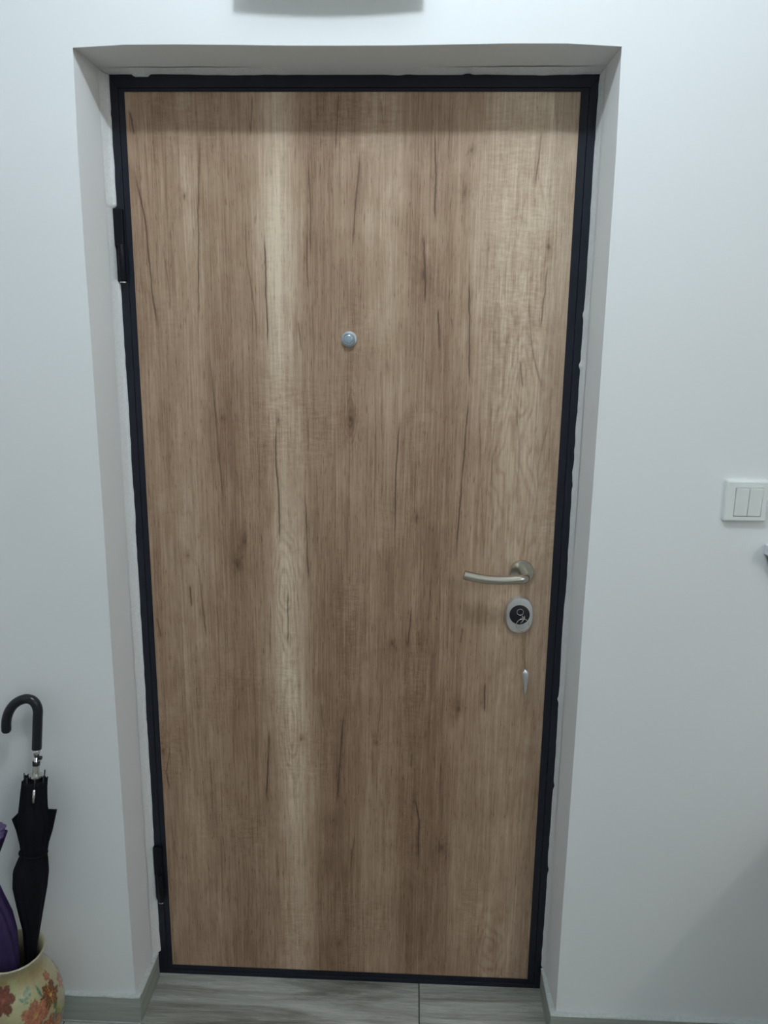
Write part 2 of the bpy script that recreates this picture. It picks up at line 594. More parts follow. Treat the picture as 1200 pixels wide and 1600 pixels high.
CRACKS = [(1.0, [(-0.4218, 1.9287), (-0.4152, 1.8838)]),
 (0.9, [(-0.4192, 1.8268), (-0.4002, 1.7184), (-0.3954, 1.5956), (-0.3879, 1.5176)]),
 (0.4, [(-0.3702, 1.6865), (-0.3582, 1.5664)]),
 (0.8, [(-0.2871, 1.8953), (-0.2952, 1.7858), (-0.3066, 1.5034)]),
 (0.6, [(-0.2877, 1.4886), (-0.2829, 1.443), (-0.2762, 1.3383), (-0.2687, 1.2061), (-0.2665, 1.1514)]),
 (0.7, [(-0.1864, 1.9554), (-0.1919, 1.882)]),
 (0.5, [(-0.2064, 1.7583), (-0.2051, 1.6662), (-0.189, 1.5495), (-0.1893, 1.4822)]),
 (0.9, [(-0.1688, 1.7092), (-0.1675, 1.594), (-0.166, 1.4824)]),
 (0.7, [(-0.0812, 1.8416), (-0.0784, 1.7449), (-0.0791, 1.6671)]),
 (0.6, [(-0.0862, 1.7132), (-0.0849, 1.5947)]),
 (0.7, [(-0.0236, 1.9554), (-0.0298, 1.8587)]),
 (0.5, [(-0.1045, 1.5455), (-0.0988, 1.4832)]),
 (0.5, [(0.0555, 1.9488), (0.0609, 1.8992)]),
 (0.7, [(0.0176, 1.8554), (0.0095, 1.7663), (0.0035, 1.6819)]),
 (1.0, [(0.1572, 1.896), (0.1617, 1.8151), (0.1616, 1.7253)]),
 (1.0, [(0.1409, 1.7111), (0.1452, 1.6329), (0.1478, 1.575)]),
 (0.8, [(0.173, 1.5715), (0.1765, 1.4865)]),
 (1.0, [(0.2312, 1.63), (0.2356, 1.5428), (0.2388, 1.4155)]),
 (0.6, [(0.3579, 1.8963), (0.3503, 1.7919)]),
 (0.7, [(0.3824, 1.6527), (0.3741, 1.5333)]),
 (0.35, [(0.2891, 1.6697), (0.2974, 1.4201)]),
 (0.35, [(0.2803, 1.6459), (0.2857, 1.425)]),
 (0.5, [(0.3488, 1.5866), (0.3614, 1.4887), (0.3842, 1.4175)]),
 (0.7, [(0.3369, 1.4734), (0.346, 1.417)]),
 (1.0, [(-0.1532, 1.3362), (-0.1548, 1.2487), (-0.1492, 1.1921), (-0.1497, 1.0844)]),
 (0.9, [(-0.0941, 1.1972), (-0.0923, 1.1065), (-0.0892, 1.0008)]),
 (0.5, [(-0.0859, 1.3568), (-0.0866, 1.2819)]),
 (0.8, [(-0.3469, 0.9904), (-0.3435, 0.9382)]),
 (0.6, [(-0.3267, 1.0423), (-0.3141, 0.8639)]),
 (0.8, [(-0.422, 0.9142), (-0.4146, 0.8656)]),
 (0.5, [(-0.1727, 0.96), (-0.1759, 0.8049)]),
 (0.7, [(-0.1336, 0.9826), (-0.1355, 0.8554)]),
 (0.9, [(0.2388, 1.4155), (0.2345, 1.3149), (0.2293, 1.1953), (0.2253, 1.1133), (0.2233, 1.0506)]),
 (0.9, [(0.1008, 1.3596), (0.0948, 1.2411), (0.093, 1.0897)]),
 (0.7, [(0.1319, 0.9546), (0.1255, 0.8537)]),
 (0.5, [(0.1482, 0.8984), (0.149, 0.8617)]),
 (0.6, [(0.2428, 0.9082), (0.2399, 0.8701)]),
 (0.8, [(-0.4093, 0.5947), (-0.4193, 0.5414), (-0.4142, 0.4929)]),
 (0.9, [(-0.1803, 0.6591), (-0.185, 0.5689), (-0.1914, 0.4766)]),
 (0.5, [(-0.0634, 0.7231), (-0.0595, 0.6583)]),
 (0.9, [(-0.0122, 0.7155), (-0.0208, 0.5984), (-0.0297, 0.4679)]),
 (0.4, [(-0.4136, 0.4138), (-0.3981, 0.2255)]),
 (0.5, [(-0.1669, 0.3633), (-0.1701, 0.1831)]),
 (0.6, [(0.0115, 0.3954), (0.0014, 0.289)]),
 (0.4, [(-0.298, 0.3832), (-0.3043, 0.1507)]),
 (1.0, [(0.2956, 0.7841), (0.2971, 0.7114)]),
 (0.5, [(0.1385, 0.6085), (0.1378, 0.5706)]),
 (1.0, [(0.1478, 0.5037), (0.1594, 0.4358), (0.1585, 0.3361)]),
 (0.4, [(0.1725, 0.1722), (0.1718, 0.066)]),
 (0.4, [(0.0458, 0.7402), (0.0433, 0.6942)]),
 (0.35, [(0.0353, 1.4216), (0.0341, 1.2118), (0.0327, 1.018), (0.0267, 0.8731)]),
 (0.3, [(0.0478, 1.4724), (0.0533, 1.2922), (0.0486, 1.0747)]),
 (0.3, [(0.0624, 1.422), (0.0667, 1.266), (0.0639, 1.1581)]),
 (0.35, [(0.2586, 1.3992), (0.2707, 1.2162), (0.2848, 1.0239)]),
 (0.3, [(0.2793, 1.4249), (0.2919, 1.2434), (0.2974, 1.0802)]),
 (0.35, [(0.3315, 1.4002), (0.3455, 1.2971), (0.3441, 1.1637)]),
 (0.35, [(0.3755, 1.4136), (0.3766, 1.2976), (0.3705, 1.1642)]),
 (0.3, [(0.4057, 1.3758), (0.3858, 1.2715), (0.3863, 1.1645)]),
 (0.35, [(0.1996, 1.3078), (0.2012, 1.1608)]),
 (0.35, [(-0.2377, 1.4689), (-0.2435, 1.3662)]),
 (0.4, [(0.0747, 0.8001), (0.0622, 0.6467)]),
 (0.35, [(0.2058, 0.6045), (0.2064, 0.4767)]),
 (0.35, [(-0.1316, 0.6403), (-0.128, 0.4805)])]
KNOTS = [(-0.1478, 1.3468, 0.0052), (-0.2639, 1.3489, 0.0039), (-0.2413, 1.0358, 0.0065), (-0.3469, 1.0546, 0.0039), (0.0018, 1.3491, 0.0091), (-0.2262, 1.0869, 0.0052), (0.1389, 1.1486, 0.0065), (0.0920, 0.8661, 0.0065), (-0.0242, 0.1032, 0.0039), (-0.1100, 0.6332, 0.0065), (0.2407, 0.7173, 0.0052), (0.0595, 0.6294, 0.0052), (0.2122, 0.3717, 0.0078), (-0.3232, 1.7752, 0.0039), (0.2280, 1.8593, 0.0039), (0.3816, 1.6880, 0.0078), (0.1439, 1.6329, 0.0104), (-0.4240, 0.5942, 0.0065), (0.2173, 1.7857, 0.0052)]

# tone of the boards across the width, at several heights (height, [(share of width, tone), ...])
BANDS = [
 (1.90, [(0, .46), (.09, .50), (.14, .58), (.20, .45), (.25, .47), (.30, .60), (.335, .80), (.37, .60), (.41, .44), (.47, .46), (.52, .50), (.56, .60), (.60, .62), (.66, .44), (.71, .48), (.78, .58), (.86, .72), (.93, .74), (1, .66)]),
 (1.74, [(0, .46), (.09, .50), (.14, .60), (.20, .46), (.25, .47), (.30, .62), (.335, .96), (.37, .66), (.41, .46), (.47, .46), (.52, .50), (.56, .62), (.60, .64), (.66, .42), (.71, .50), (.78, .58), (.86, .76), (.93, .76), (1, .66)]),
 (1.55, [(0, .48), (.09, .52), (.14, .60), (.20, .44), (.25, .46), (.29, .52), (.335, .84), (.37, .66), (.41, .46), (.47, .42), (.52, .46), (.56, .58), (.60, .60), (.66, .42), (.71, .44), (.78, .54), (.86, .72), (.93, .70), (1, .64)]),
 (1.29, [(0, .46), (.05, .50), (.10, .60), (.14, .54), (.185, .42), (.22, .34), (.25, .42), (.31, .52), (.34, .64), (.38, .58), (.42, .45), (.48, .46), (.55, .54), (.60, .52), (.66, .41), (.73, .42), (.79, .54), (.87, .64), (.94, .70), (1, .62)]),
 (1.05, [(0, .47), (.05, .51), (.10, .56), (.14, .52), (.185, .44), (.22, .36), (.25, .42), (.30, .54), (.345, .78), (.38, .66), (.41, .46), (.48, .40), (.55, .48), (.60, .46), (.66, .38), (.73, .40), (.79, .52), (.87, .62), (.94, .64), (1, .60)]),
 (0.87, [(0, .48), (.09, .53), (.14, .48), (.20, .40), (.25, .41), (.30, .56), (.345, .82), (.385, .66), (.42, .42), (.48, .36), (.54, .42), (.60, .44), (.66, .36), (.73, .40), (.80, .48), (.88, .58), (.95, .58), (1, .54)]),
 (0.64, [(0, .46), (.09, .50), (.14, .46), (.20, .42), (.25, .40), (.30, .52), (.345, .84), (.385, .66), (.42, .40), (.48, .36), (.54, .46), (.60, .42), (.66, .35), (.73, .38), (.80, .46), (.88, .52), (.95, .52), (1, .50)]),
 (0.40, [(0, .46), (.09, .52), (.14, .48), (.20, .40), (.25, .42), (.30, .50), (.345, .74), (.385, .58), (.42, .36), (.48, .34), (.54, .48), (.60, .46), (.66, .34), (.73, .38), (.80, .46), (.88, .52), (.95, .52), (1, .48)]),
 (0.10, [(0, .46), (.09, .54), (.14, .50), (.20, .38), (.25, .42), (.30, .54), (.345, .66), (.385, .56), (.42, .36), (.48, .34), (.54, .46), (.60, .48), (.66, .34), (.73, .36), (.80, .46), (.88, .58), (.95, .58), (1, .50)]),
]


def make_oak_panel():
    nx, nz = 760, 700
    xs = np.linspace(PL, PR, nx)
    zs = np.linspace(PB, PT, nz)
    X, Z = np.meshgrid(xs, zs)                      # rows: z
    U = (X - PL) / (PR - PL)
    warp = (vnoise(X * 7 + 3, Z * 2.3, 1) - 0.5) * 0.030 + (vnoise(X * 40, Z * 6, 2) - 0.5) * 0.010
    Uw = np.clip(U + warp, 0, 1)
    hs = np.array([b[0] for b in BANDS])[::-1]
    rows = np.array([[np.interp(u, [p for p, _ in b[1]], [t for _, t in b[1]]) for u in np.linspace(0, 1, 201)] for b in BANDS])[::-1]
    ui = Uw * 200
    u0 = np.clip(np.floor(ui).astype(int), 0, 199); fu = ui - u0
    hi = np.interp(Z, hs, np.arange(len(hs)))
    h0 = np.clip(np.floor(hi).astype(int), 0, len(hs) - 2); fh = hi - h0
    tone = ((rows[h0, u0] * (1 - fu) + rows[h0, u0 + 1] * fu) * (1 - fh) + (rows[h0 + 1, u0] * (1 - fu) + rows[h0 + 1, u0 + 1] * fu) * fh)
    tone = 0.49 + (tone - 0.5) * 1.15
    # patches with cross figure (flakes), strongest in the pale streaks
    fig = np.clip((vnoise(X * 14 + 9, Z * 5.2, 5) - 0.55) * 3.0, 0, 1) + np.clip((tone - 0.62) * 2.5, 0, 0.6)
    crack = np.zeros_like(X)
    rs = np.random.RandomState(8)
    for w, pts in CRACKS:
        px = np.array([p[0] for p in pts]); pz = np.array([p[1] for p in pts])
        o = np.argsort(pz)
        px, pz = px[o], pz[o]
        m = (zs >= pz[0] - 0.004) & (zs <= pz[-1] + 0.004)
        zz = zs[m]
        if len(zz) == 0: continue
        cx = np.interp(zz, pz, px)
        sd = rs.randint(1000)
        cx = cx + (vnoise(zz * 45 + sd, zz * 0 + sd * .37, 11) - 0.5) * 0.0016 + (vnoise(zz * 160 + sd, zz * 0, 12) - 0.5) * 0.0007
        t = (zz - pz[0]) / max(1e-6, pz[-1] - pz[0])
        end = np.clip(np.minimum(t, 1 - t) * 7, 0.0, 1)
        strength = w * end * (0.75 + 0.6 * vnoise(zz * 30 + sd, zz * 0 + 3, 13))
        d = np.abs(xs[None, :] - cx[:, None])
        width = 0.00085 + 0.00055 * w
        core = np.exp(-(d / width) ** 2) * np.clip(strength, 0, 1)[:, None]
        crack[m] = np.maximum(crack[m], core * 0.95)
        halo = np.exp(-(d / 0.007) ** 2) * strength[:, None]
        tone[m] -= halo * 0.06
    for kx, kz, r in KNOTS:
        dx = X - kx; dz = (Z - kz) * 0.5
        rr = np.sqrt(dx * dx + dz * dz) * (1 + (vnoise(X * 220, Z * 150, 21) - 0.5) * 0.9)
        crack = np.maximum(crack, np.exp(-(rr / (r * 0.42)) ** 2) * 0.62)
        tone -= np.exp(-(rr / (r * 1.7)) ** 2) * 0.15
    # cathedral figure near the lock side
    for (ax, az, sx, sz, s) in ((0.338, 1.28, 0.075, 0.36, 0.085), (0.33, 1.62, 0.060, 0.26, 0.06), (-0.135, 0.98, 0.035, 0.16, 0.10), (-0.13, 0.66, 0.032, 0.20, 0.09), (0.335, 0.10, 0.05, 0.12, 0.07), (0.0, 1.36, 0.02, 0.08, 0.07)):
        q = np.sqrt(((X - ax) / sx) ** 2 + ((Z - az) / sz) ** 2 + 1e-6)
        q2 = q + (vnoise(X * 26, Z * 7, 31) - 0.5) * 0.75 + (vnoise(X * 90, Z * 26, 32) - 0.5) * 0.26
        ring = np.sin(q2 * 26) * np.exp(-(q / 0.95) ** 4)
        tone += np.clip(ring, -1, 0.25) * s * 1.1
    verts = np.zeros((nx * nz, 3), np.float32)
    verts[:, 0] = X.ravel(); verts[:, 2] = Z.ravel()
    idx = np.arange(nx * nz).reshape(nz, nx)
    quads = np.stack([idx[:-1, :-1], idx[:-1, 1:], idx[1:, 1:], idx[1:, :-1]], -1).reshape(-1, 4)
    # rim down to the leaf, so that the laminate has its own thickness
    ring_ids = np.concatenate([idx[0, :], idx[1:, -1], idx[-1, -2::-1], idx[-2:0:-1, 0]])
    nb = len(ring_ids)
    back = verts[ring_ids].copy(); back[:, 1] = 0.0035
    bidx = np.arange(nb) + nx * nz
    nxt = np.roll(np.arange(nb), -1)
    side = np.stack([ring_ids[nxt], ring_ids, bidx, bidx[nxt]], -1)
    verts = np.concatenate([verts, back]); quads = np.concatenate([quads, side])
    me = bpy.data.meshes.new('oak_panel')
    me.vertices.add(len(verts)); me.vertices.foreach_set('co', verts.ravel())
    me.loops.add(quads.size); me.loops.foreach_set('vertex_index', quads.ravel().astype(np.int32))
    me.polygons.add(len(quads)); me.polygons.foreach_set('loop_start', np.arange(0, quads.size, 4, dtype=np.int32))
    me.update(calc_edges=True)
    for nm, arr in (('tone', tone), ('crack', crack), ('figure', fig)):
        a = me.attributes.new(nm, 'FLOAT', 'POINT')
        full = np.concatenate([arr.ravel(), arr.ravel()[ring_ids]]).astype(np.float32)
        a.data.foreach_set('value', full)
    me.materials.append(M_OAK)
    o = bpy.data.objects.new('oak_panel', me)
    link(o, door)
    o['label'] = 'rustic oak laminate face with pale streaks and dark cracks'


make_oak_panel()


# hinges: a plate in the frame with the knuckle below it
def hinge(z_top, z_mid, z_bot, dx):
    h = box('hinge', FL - 0.0058 + dx, FL + 0.0125 + dx, -0.0085, 0.004, z_mid - 0.003, z_top, M_HINGE, door, 0.0015)
    v, f_ = lathe_data([(0.0, 0.0), (0.0062, 0.0), (0.0070, 0.0012), (0.0070, z_mid - z_bot - 0.0012), (0.0062, z_mid - z_bot), (0.0, z_mid - z_bot)],
                       (FL + 0.0080 + dx, -0.0095, z_bot), 'z', 20)
    k = obj('hinge_knuckle', v, f_, M_HINGE, h, True)
    auto_smooth(k, 40)
    v, f_ = lathe_data([(0.0, 0.0), (0.0064, 0.0), (0.0064, 0.0018), (0.0, 0.0018)], (FL + 0.0080 + dx, -0.0095, z_bot - 0.0022), 'z', 20)
    obj('washer', v, f_, M_STEEL, h)
    return h


hinge(1.752, 1.6850, 1.6150, 0.0)
hinge(0.349, 0.2790, 0.2080, 0.0045)

# peephole
ph = lathe('peephole', [(0.0, 0.0), (0.0155, 0.0), (0.0158, 0.0012), (0.0150, 0.0030), (0.0128, 0.0036), (0.0126, 0.0095), (0.0118, 0.0112), (0.0106, 0.0115), (0.0098, 0.0100), (0.0, 0.0100)],
           (-0.0030, 0.0, 1.5095), M_PEEP, door, 'y', 40)
auto_smooth(ph, 30)
ph['label'] = 'round silver peephole'
cv = lathe('peephole_cover', [(0.0, 0.0098), (0.0097, 0.0098), (0.0094, 0.0106), (0.004, 0.0110), (0.0, 0.0110)], (-0.0030, 0.0, 1.5095), M_LENS, ph, 'y', 32)

# lever handle
rose = lathe('door_handle', [(0.0, 0.0), (0.0250, 0.0), (0.0252, 0.0075), (0.0240, 0.0092), (0.0, 0.0094)], (0.3620, 0.0, 1.0360), M_NICKEL, door, 'y', 48)
auto_smooth(rose, 30)
rose['label'] = 'brushed steel lever handle on a round rose'
path = []
HX, HZ, HO = 0.3650, 1.0345, 0.052
path += [(HX, -0.008, HZ), (HX, -0.030, HZ)]
for i in range(1, 7):
    a = i / 6 * math.pi / 2
    path.append((HX - 0.013 * (1 - math.cos(a)), -0.039 - 0.013 * math.sin(a), HZ))
for i in range(1, 15):
    k = i / 14
    path.append((HX - 0.013 - 0.1145 * k, -0.052 - 0.006 * math.sin(k * math.pi * 0.5), HZ - 0.0035 * math.sin(k * math.pi) + 0.0085 * k * k))
v, f_ = tube_data(path, 0.0095, 20)
lv = obj('lever', v, f_, M_NICKEL, rose, True)
auto_smooth(lv, 50)

# lock plate: upright oval with a black core and a cylinder


def oval(cx, cz, hw, hh, n=56, p=2.35):
    out = []
    for k in range(n):
        a = 2 * math.pi * k / n
        c, s = math.cos(a), math.sin(a)
        out.append((cx + hw * math.copysign(abs(c) ** (2 / p), c), cz + hh * math.copysign(abs(s) ** (2 / p), s)))
    return out


def oval_loft(name, rings, mat, parent):
    v, f_ = [], []
    n = len(rings[0][1])
    for y, pts in rings:
        v += [(x, y, z) for x, z in pts]
    for i in range(len(rings) - 1):
        for k in range(n):
            k2 = (k + 1) % n
            f_.append([i * n + k, i * n + k2, (i + 1) * n + k2, (i + 1) * n + k])
    f_.append([(len(rings) - 1) * n + k for k in range(n)])
    bm = bmesh.new()
    bv = [bm.verts.new(q) for q in v]
    for q in f_:
        bm.faces.new([bv[i] for i in q])
    return auto_smooth(from_bm(name, bm, mat, parent), 35)


LX, LZ = 0.3617, 0.9410
esc = oval_loft('lock_plate', [(0.0, oval(LX, LZ, 0.0292, 0.0400)), (-0.007, oval(LX, LZ, 0.0292, 0.0400)), (-0.0100, oval(LX, LZ, 0.0272, 0.0380)),
                              (-0.0108, oval(LX, LZ, 0.0245, 0.0353))], M_ALU, door)
esc['label'] = 'satin oval lock plate with a black core'
core = lathe('lock_core', [(0.0, 0.0100), (0.0215, 0.0100), (0.0213, 0.0122), (0.0195, 0.0130), (0.0, 0.0130)], (LX - 0.0005, 0.0, LZ + 0.0025), M_LOCKBLK, esc, 'y', 40)
cyl = lathe('lock_cylinder', [(0.0, 0.0125), (0.0078, 0.0125), (0.0078, 0.0145), (0.0070, 0.0150), (0.0060, 0.0143), (0.0, 0.0143)], (LX, 0.0, LZ + 0.0075), M_LOCKBLK, esc, 'y', 28)
auto_smooth(core, 30)
cr = lathe('cylinder_ring', [(0.0062, 0.0140), (0.0072, 0.0140), (0.0072, 0.0153), (0.0062, 0.0153), (0.0062, 0.0140)], (LX, 0.0, LZ + 0.0095), M_STEEL, esc, 'y', 28, cap=False)


# ------------------------------------------------------------------ plaster strips around the frame
def bead(name, label, axis, a0, a1, wall, frame, seed, amp=0.0006, dips=()):
    """uneven strip of filler between reveal and frame; wall/frame: the coordinate across the strip"""
    rnd = np.random.RandomState(seed)
    n = int(abs(a1 - a0) / 0.0035)
    A = np.linspace(a0, a1, n)
    sgn = 1 if frame > wall else -1
    e = np.interp(A, np.linspace(a0, a1, max(4, n // 5)), rnd.randn(max(4, n // 5)) * amp * 0.6)
    e += np.interp(A, np.linspace(a0, a1, max(4, n // 28)), rnd.randn(max(4, n // 28)) * amp)
    for _ in range(max(2, n // 60)):
        e += rnd.randn() * amp * 2.6 * np.exp(-((A - rnd.uniform(a0, a1)) / 0.006) ** 2)
    edge = frame + sgn * e
    for (d0, d1, sh) in dips:
        w = np.clip((A - d0) / 0.003, 0, 1) * np.clip((d1 - A) / 0.003, 0, 1)
        edge = edge * (1 - w) + (frame + sgn * sh) * w
    bulge = np.interp(A, np.linspace(a0, a1, max(4, n // 9)), rnd.rand(max(4, n // 9)))
    v, f_ = [], []
    for i in range(n):
        prof = [(wall - sgn * 0.001, 0.0), (wall - sgn * 0.0003, -0.034 - 0.004 * bulge[i]), (wall + sgn * min(0.0050, abs(edge[i] - wall) * 0.4), -0.0125),
                (wall * 0.30 + edge[i] * 0.70, -0.0075 - 0.0016 * bulge[i]), (edge[i], -0.0046), (edge[i], 0.0)]
        for c, y in prof:
            v.append((c, y, A[i]) if axis == 'z' else (A[i], y, c))
    for i in range(n - 1):
        for q in range(6):
            f_.append([i * 6 + q, i * 6 + (q + 1) % 6, (i + 1) * 6 + (q + 1) % 6, (i + 1) * 6 + q])
    f_.append(list(range(6))); f_.append([(n - 1) * 6 + q for q in range(5, -1, -1)])
    bm = bmesh.new()
    bv = [bm.verts.new(q) for q in v]
    for q in f_:
        bm.faces.new([bv[k] for k in q])
    o = from_bm(name, bm, M_BEAD)
    auto_smooth(o, 50)
    return tag(o, label, 'trim', 'structure')


bead('trim_1', 'rough white plaster strip along the hinge side of the frame', 'z', 0.0665, 1.9885, OL + 0.0066, FL, 3,
     dips=((1.612, 1.755, -0.0062), (0.205, 0.351, -0.003)))
bead('trim_2', 'rough white plaster strip along the lock side of the frame', 'z', 0.0665, 1.9885, OR - 0.0066, FR, 5)
bead('trim_3', 'thin uneven filler strip under the soffit above the frame', 'x', OL + 0.004, OR - 0.004, OT - 0.0034, FT + 0.0065, 9, amp=0.0005, dips=((-0.412, -0.378, 0.0030),))

# ------------------------------------------------------------------ key in the lock, with ring, chain and drop-shaped fob
keys = empty('key_set', (LX, -0.014, LZ))
tag(keys, 'key in the door lock with a wire ring, fine chain and silver drop fob', 'key')


def torus_data(c, R_, r_, u, w, n=28, m=8, vs_=None, fs=None, squash=1.0):
    """ring in the plane of unit vectors u, w"""
    vs_ = [] if vs_ is None else vs_
    fs = [] if fs is None else fs
    u, w, c = Vector(u).normalized(), Vector(w).normalized(), Vector(c)
    nrm = u.cross(w)
    b = len(vs_)
    for i in range(n):
        a = 2 * math.pi * i / n
        d = u * math.cos(a) * squash + w * math.sin(a)
        for j in range(m):
            p = 2 * math.pi * j / m
            vs_.append(c + d * R_ + (d.normalized() * math.cos(p) + nrm * math.sin(p)) * r_)
    for i in range(n):
        for j in range(m):
            fs.append([b + i * m + j, b + ((i + 1) % n) * m + j, b + ((i + 1) % n) * m + (j + 1) % m, b + i * m + (j + 1) % m])
    return vs_, fs


# blade and bow: the bow stands out of the lock and is seen almost edge on
ang = math.radians(58)
du = Vector((math.cos(ang), 0, math.sin(ang)))          # width direction of the key
dn = Vector((-math.sin(ang), 0, math.cos(ang)))
bm = bmesh.new()
bc = Vector((LX + 0.0025, 0, LZ - 0.0005))
outer = [(-0.0035, 0.000), (-0.0035, -0.006), (-0.0075, -0.010), (-0.0090, -0.016), (-0.0075, -0.022), (-0.0030, -0.0255), (0.0030, -0.0255), (0.0075, -0.022), (0.0090, -0.016), (0.0075, -0.010), (0.0035, -0.006), (0.0035, 0.000)]
f1 = [bm.verts.new(bc + du * a + Vector((0, y - 0.014, 0)) + dn * 0.0011) for a, y in outer]
f2 = [bm.verts.new(bc + du * a + Vector((0, y - 0.014, 0)) - dn * 0.0011) for a, y in outer]
bm.faces.new(f1); bm.faces.new(f2[::-1])
for i in range(len(outer)):
    j = (i + 1) % len(outer)
    bm.faces.new([f1[j], f1[i], f2[i], f2[j]])
from_bm('key', bm, M_STEEL, keys)
rc = Vector((LX + 0.0030, -0.034, LZ - 0.0105))
v, f_ = torus_data(rc, 0.0128, 0.0008, (1, 0.12, 0), (0, -0.12, 1), 36, 8)
obj('key_ring', v, f_, M_STEEL, keys, True)
# chain
v, f_ = [], []
top = rc + Vector((0, 0.002, -0.0128)); bot = Vector((0.3768, -0.029, 0.8290))
nl = 18
for i in range(nl):
    k = (i + 0.5) / nl
    p = top.lerp(bot, k)
    hz = (top.z - bot.z) / nl * 0.62
    d = (1, 0, 0) if i % 2 else (0, 1, 0)
    torus_data(p, hz, 0.00065, d, (0.1, 0, -1), 10, 5, v, f_, 0.6)
ch = obj('chain', v, f_, M_BRASS, keys, True)
v, f_ = torus_data(top + Vector((0, 0, -0.001)), 0.0022, 0.0011, (0, 1, 0), (0, 0, 1), 14, 8)
obj('clasp', v, f_, M_STEEL, keys, True)
# fob: drop with its round end up
fp, fr_ = [], []
ft, fbm = Vector((0.3772, -0.027, 0.8275)), Vector((0.3806, -0.018, 0.7640))
for i in range(17):
    k = i / 16
    fp.append(ft.lerp(fbm, k))
    r_ = 0.0074 * math.sqrt(max(0.0, 1 - (1 - min(1, k / 0.16)) ** 2)) if k < 0.16 else 0.0074 * (1 - ((k - 0.16) / 0.84) ** 1.5 * 0.93)
    fr_.append(max(r_, 0.0004))
tube('fob', fp, fr_, M_ALU, keys, 20)

# ------------------------------------------------------------------ light switch
SX0, SX1, SZ0, SZ1 = 0.7105, 0.7895, 1.1835, 1.2625
SY = WALL_Y
sw = empty('light_switch', ((SX0 + SX1) / 2, SY, SZ0))
tag(sw, 'ivory double rocker light switch on the wall right of the door', 'light switch')


def rounded_plate(name, x0, x1, z0, z1, y_back, y_front, rad, edge, mat, parent, hole=None, n=6):
    def rr(ix, r):
        out = []
        for cx, cz, a0 in ((x1 - ix - r, z1 - ix - r, 0), (x0 + ix + r, z1 - ix - r, 90), (x0 + ix + r, z0 + ix + r, 180), (x1 - ix - r, z0 + ix + r, 270)):
            for i in range(n + 1):
                a = math.radians(a0 + 90 * i / n)
                out.append((cx + r * math.cos(a), cz + r * math.sin(a)))
        return out
    rings = [(y_back, rr(0, rad)), (y_back + (y_front - y_back) * 0.45, rr(0, rad)), (y_back + (y_front - y_back) * 0.85, rr(edge * 0.5, rad)), (y_front, rr(edge * 1.4, max(rad - edge, 0.0005)))]
    v, f_ = [], []
    m = len(rings[0][1])
    for y, p in rings:
        v += [(a, y, b) for a, b in p]
    for i in range(len(rings) - 1):
        for k in range(m):
            k2 = (k + 1) % m
            f_.append([i * m + k, i * m + k2, (i + 1) * m + k2, (i + 1) * m + k])
    last = (len(rings) - 1) * m
    if hole:
        hx0, hx1, hz0, hz1 = hole
        hp = []
        r = 0.0012
        for cx, cz, a0 in ((hx1 - r, hz1 - r, 0), (hx0 + r, hz1 - r, 90), (hx0 + r, hz0 + r, 180), (hx1 - r, hz0 + r, 270)):
            for i in range(n + 1):
                a = math.radians(a0 + 90 * i / n)
                hp.append((cx + r * math.cos(a), cz + r * math.sin(a)))
        b = len(v)
        v += [(a, y_front, c) for a, c in hp]
        v += [(a, y_back + 0.002 * (-1 if y_front < y_back else 1), c) for a, c in hp]
        for k in range(m):
            k2 = (k + 1) % m
            f_.append([last + k, last + k2, b + k2, b + k])
            f_.append([b + k, b + k2, b + m + k2, b + m + k])
        f_.append([b + m + k for k in range(m)])
    else:
        f_.append([last + k for k in range(m)])
    bm = bmesh.new()
    bv = [bm.verts.new(q) for q in v]
    for q in f_:
        bm.faces.new([bv[k] for k in q])
    return auto_smooth(from_bm(name, bm, mat, parent), 30)


HX0, HX1, HZ0, HZ1 = SX0 + 0.0165, SX1 - 0.0120, SZ0 + 0.0105, SZ1 - 0.0135
rounded_plate('cover_frame', SX0, SX1, SZ0, SZ1, SY, SY - 0.0105, 0.004, 0.0028, M_SWITCH, sw, (HX0, HX1, HZ0, HZ1))
box('recess', HX0 - 0.0005, HX1 + 0.0005, SY - 0.0045, SY - 0.0015, HZ0 - 0.0005, HZ1 + 0.0005, M_GAP, sw)
mid = (HX0 + HX1) / 2
for a, b in ((HX0 + 0.0008, mid - 0.0004), (mid + 0.0004, HX1 - 0.0008)):
    bm = bmesh.new()
    bm_box(bm, a, b, SY - 0.0120, SY - 0.003, HZ0 + 0.0010, HZ1 - 0.0008, 0.0009, 2)
    for vv in bm.verts:                              # pressed in at the foot, proud at the head
        if vv.co.y < SY - 0.008:
            vv.co.y += -0.0028 * ((vv.co.z - HZ0) / (HZ1 - HZ0) - 0.35)
    from_bm('rocker', bm, M_SWITCH, sw)

# ------------------------------------------------------------------ small wall shelf at the right edge, below the switch
sh = empty('wall_shelf', (0.88, WALL_Y, 1.05))
tag(sh, 'white wall shelf with dark bracket below the light switch, cut by the right edge', 'shelf')
SHX = 0.7960
box('board', SHX, SHX + 0.26, WALL_Y - 0.040, WALL_Y, 1.1205, 1.1405, M_SHELF, sh, 0.002)
bm = bmesh.new()
prof = [(0, 1.1205), (0, 1.045)]
for i in range(9):
    k = i / 8
    prof.append((-0.008 - 0.028 * k ** 1.6, 1.045 + 0.0755 * (1 - (1 - k) ** 1.6)))
f1 = [bm.verts.new((SHX + 0.004 + (1.1205 - z) * 0.42, WALL_Y + y, z)) for y, z in prof]
f2 = [bm.verts.new((SHX + 0.256 - (1.1205 - z) * 0.42, WALL_Y + y, z)) for y, z in prof]
bm.faces.new(f1); bm.faces.new(f2[::-1])
for i in range(len(prof)):
    j = (i + 1) % len(prof)
    bm.faces.new([f1[j], f1[i], f2[i], f2[j]])
from_bm('bracket', bm, M_SHELFUNDER, sh)

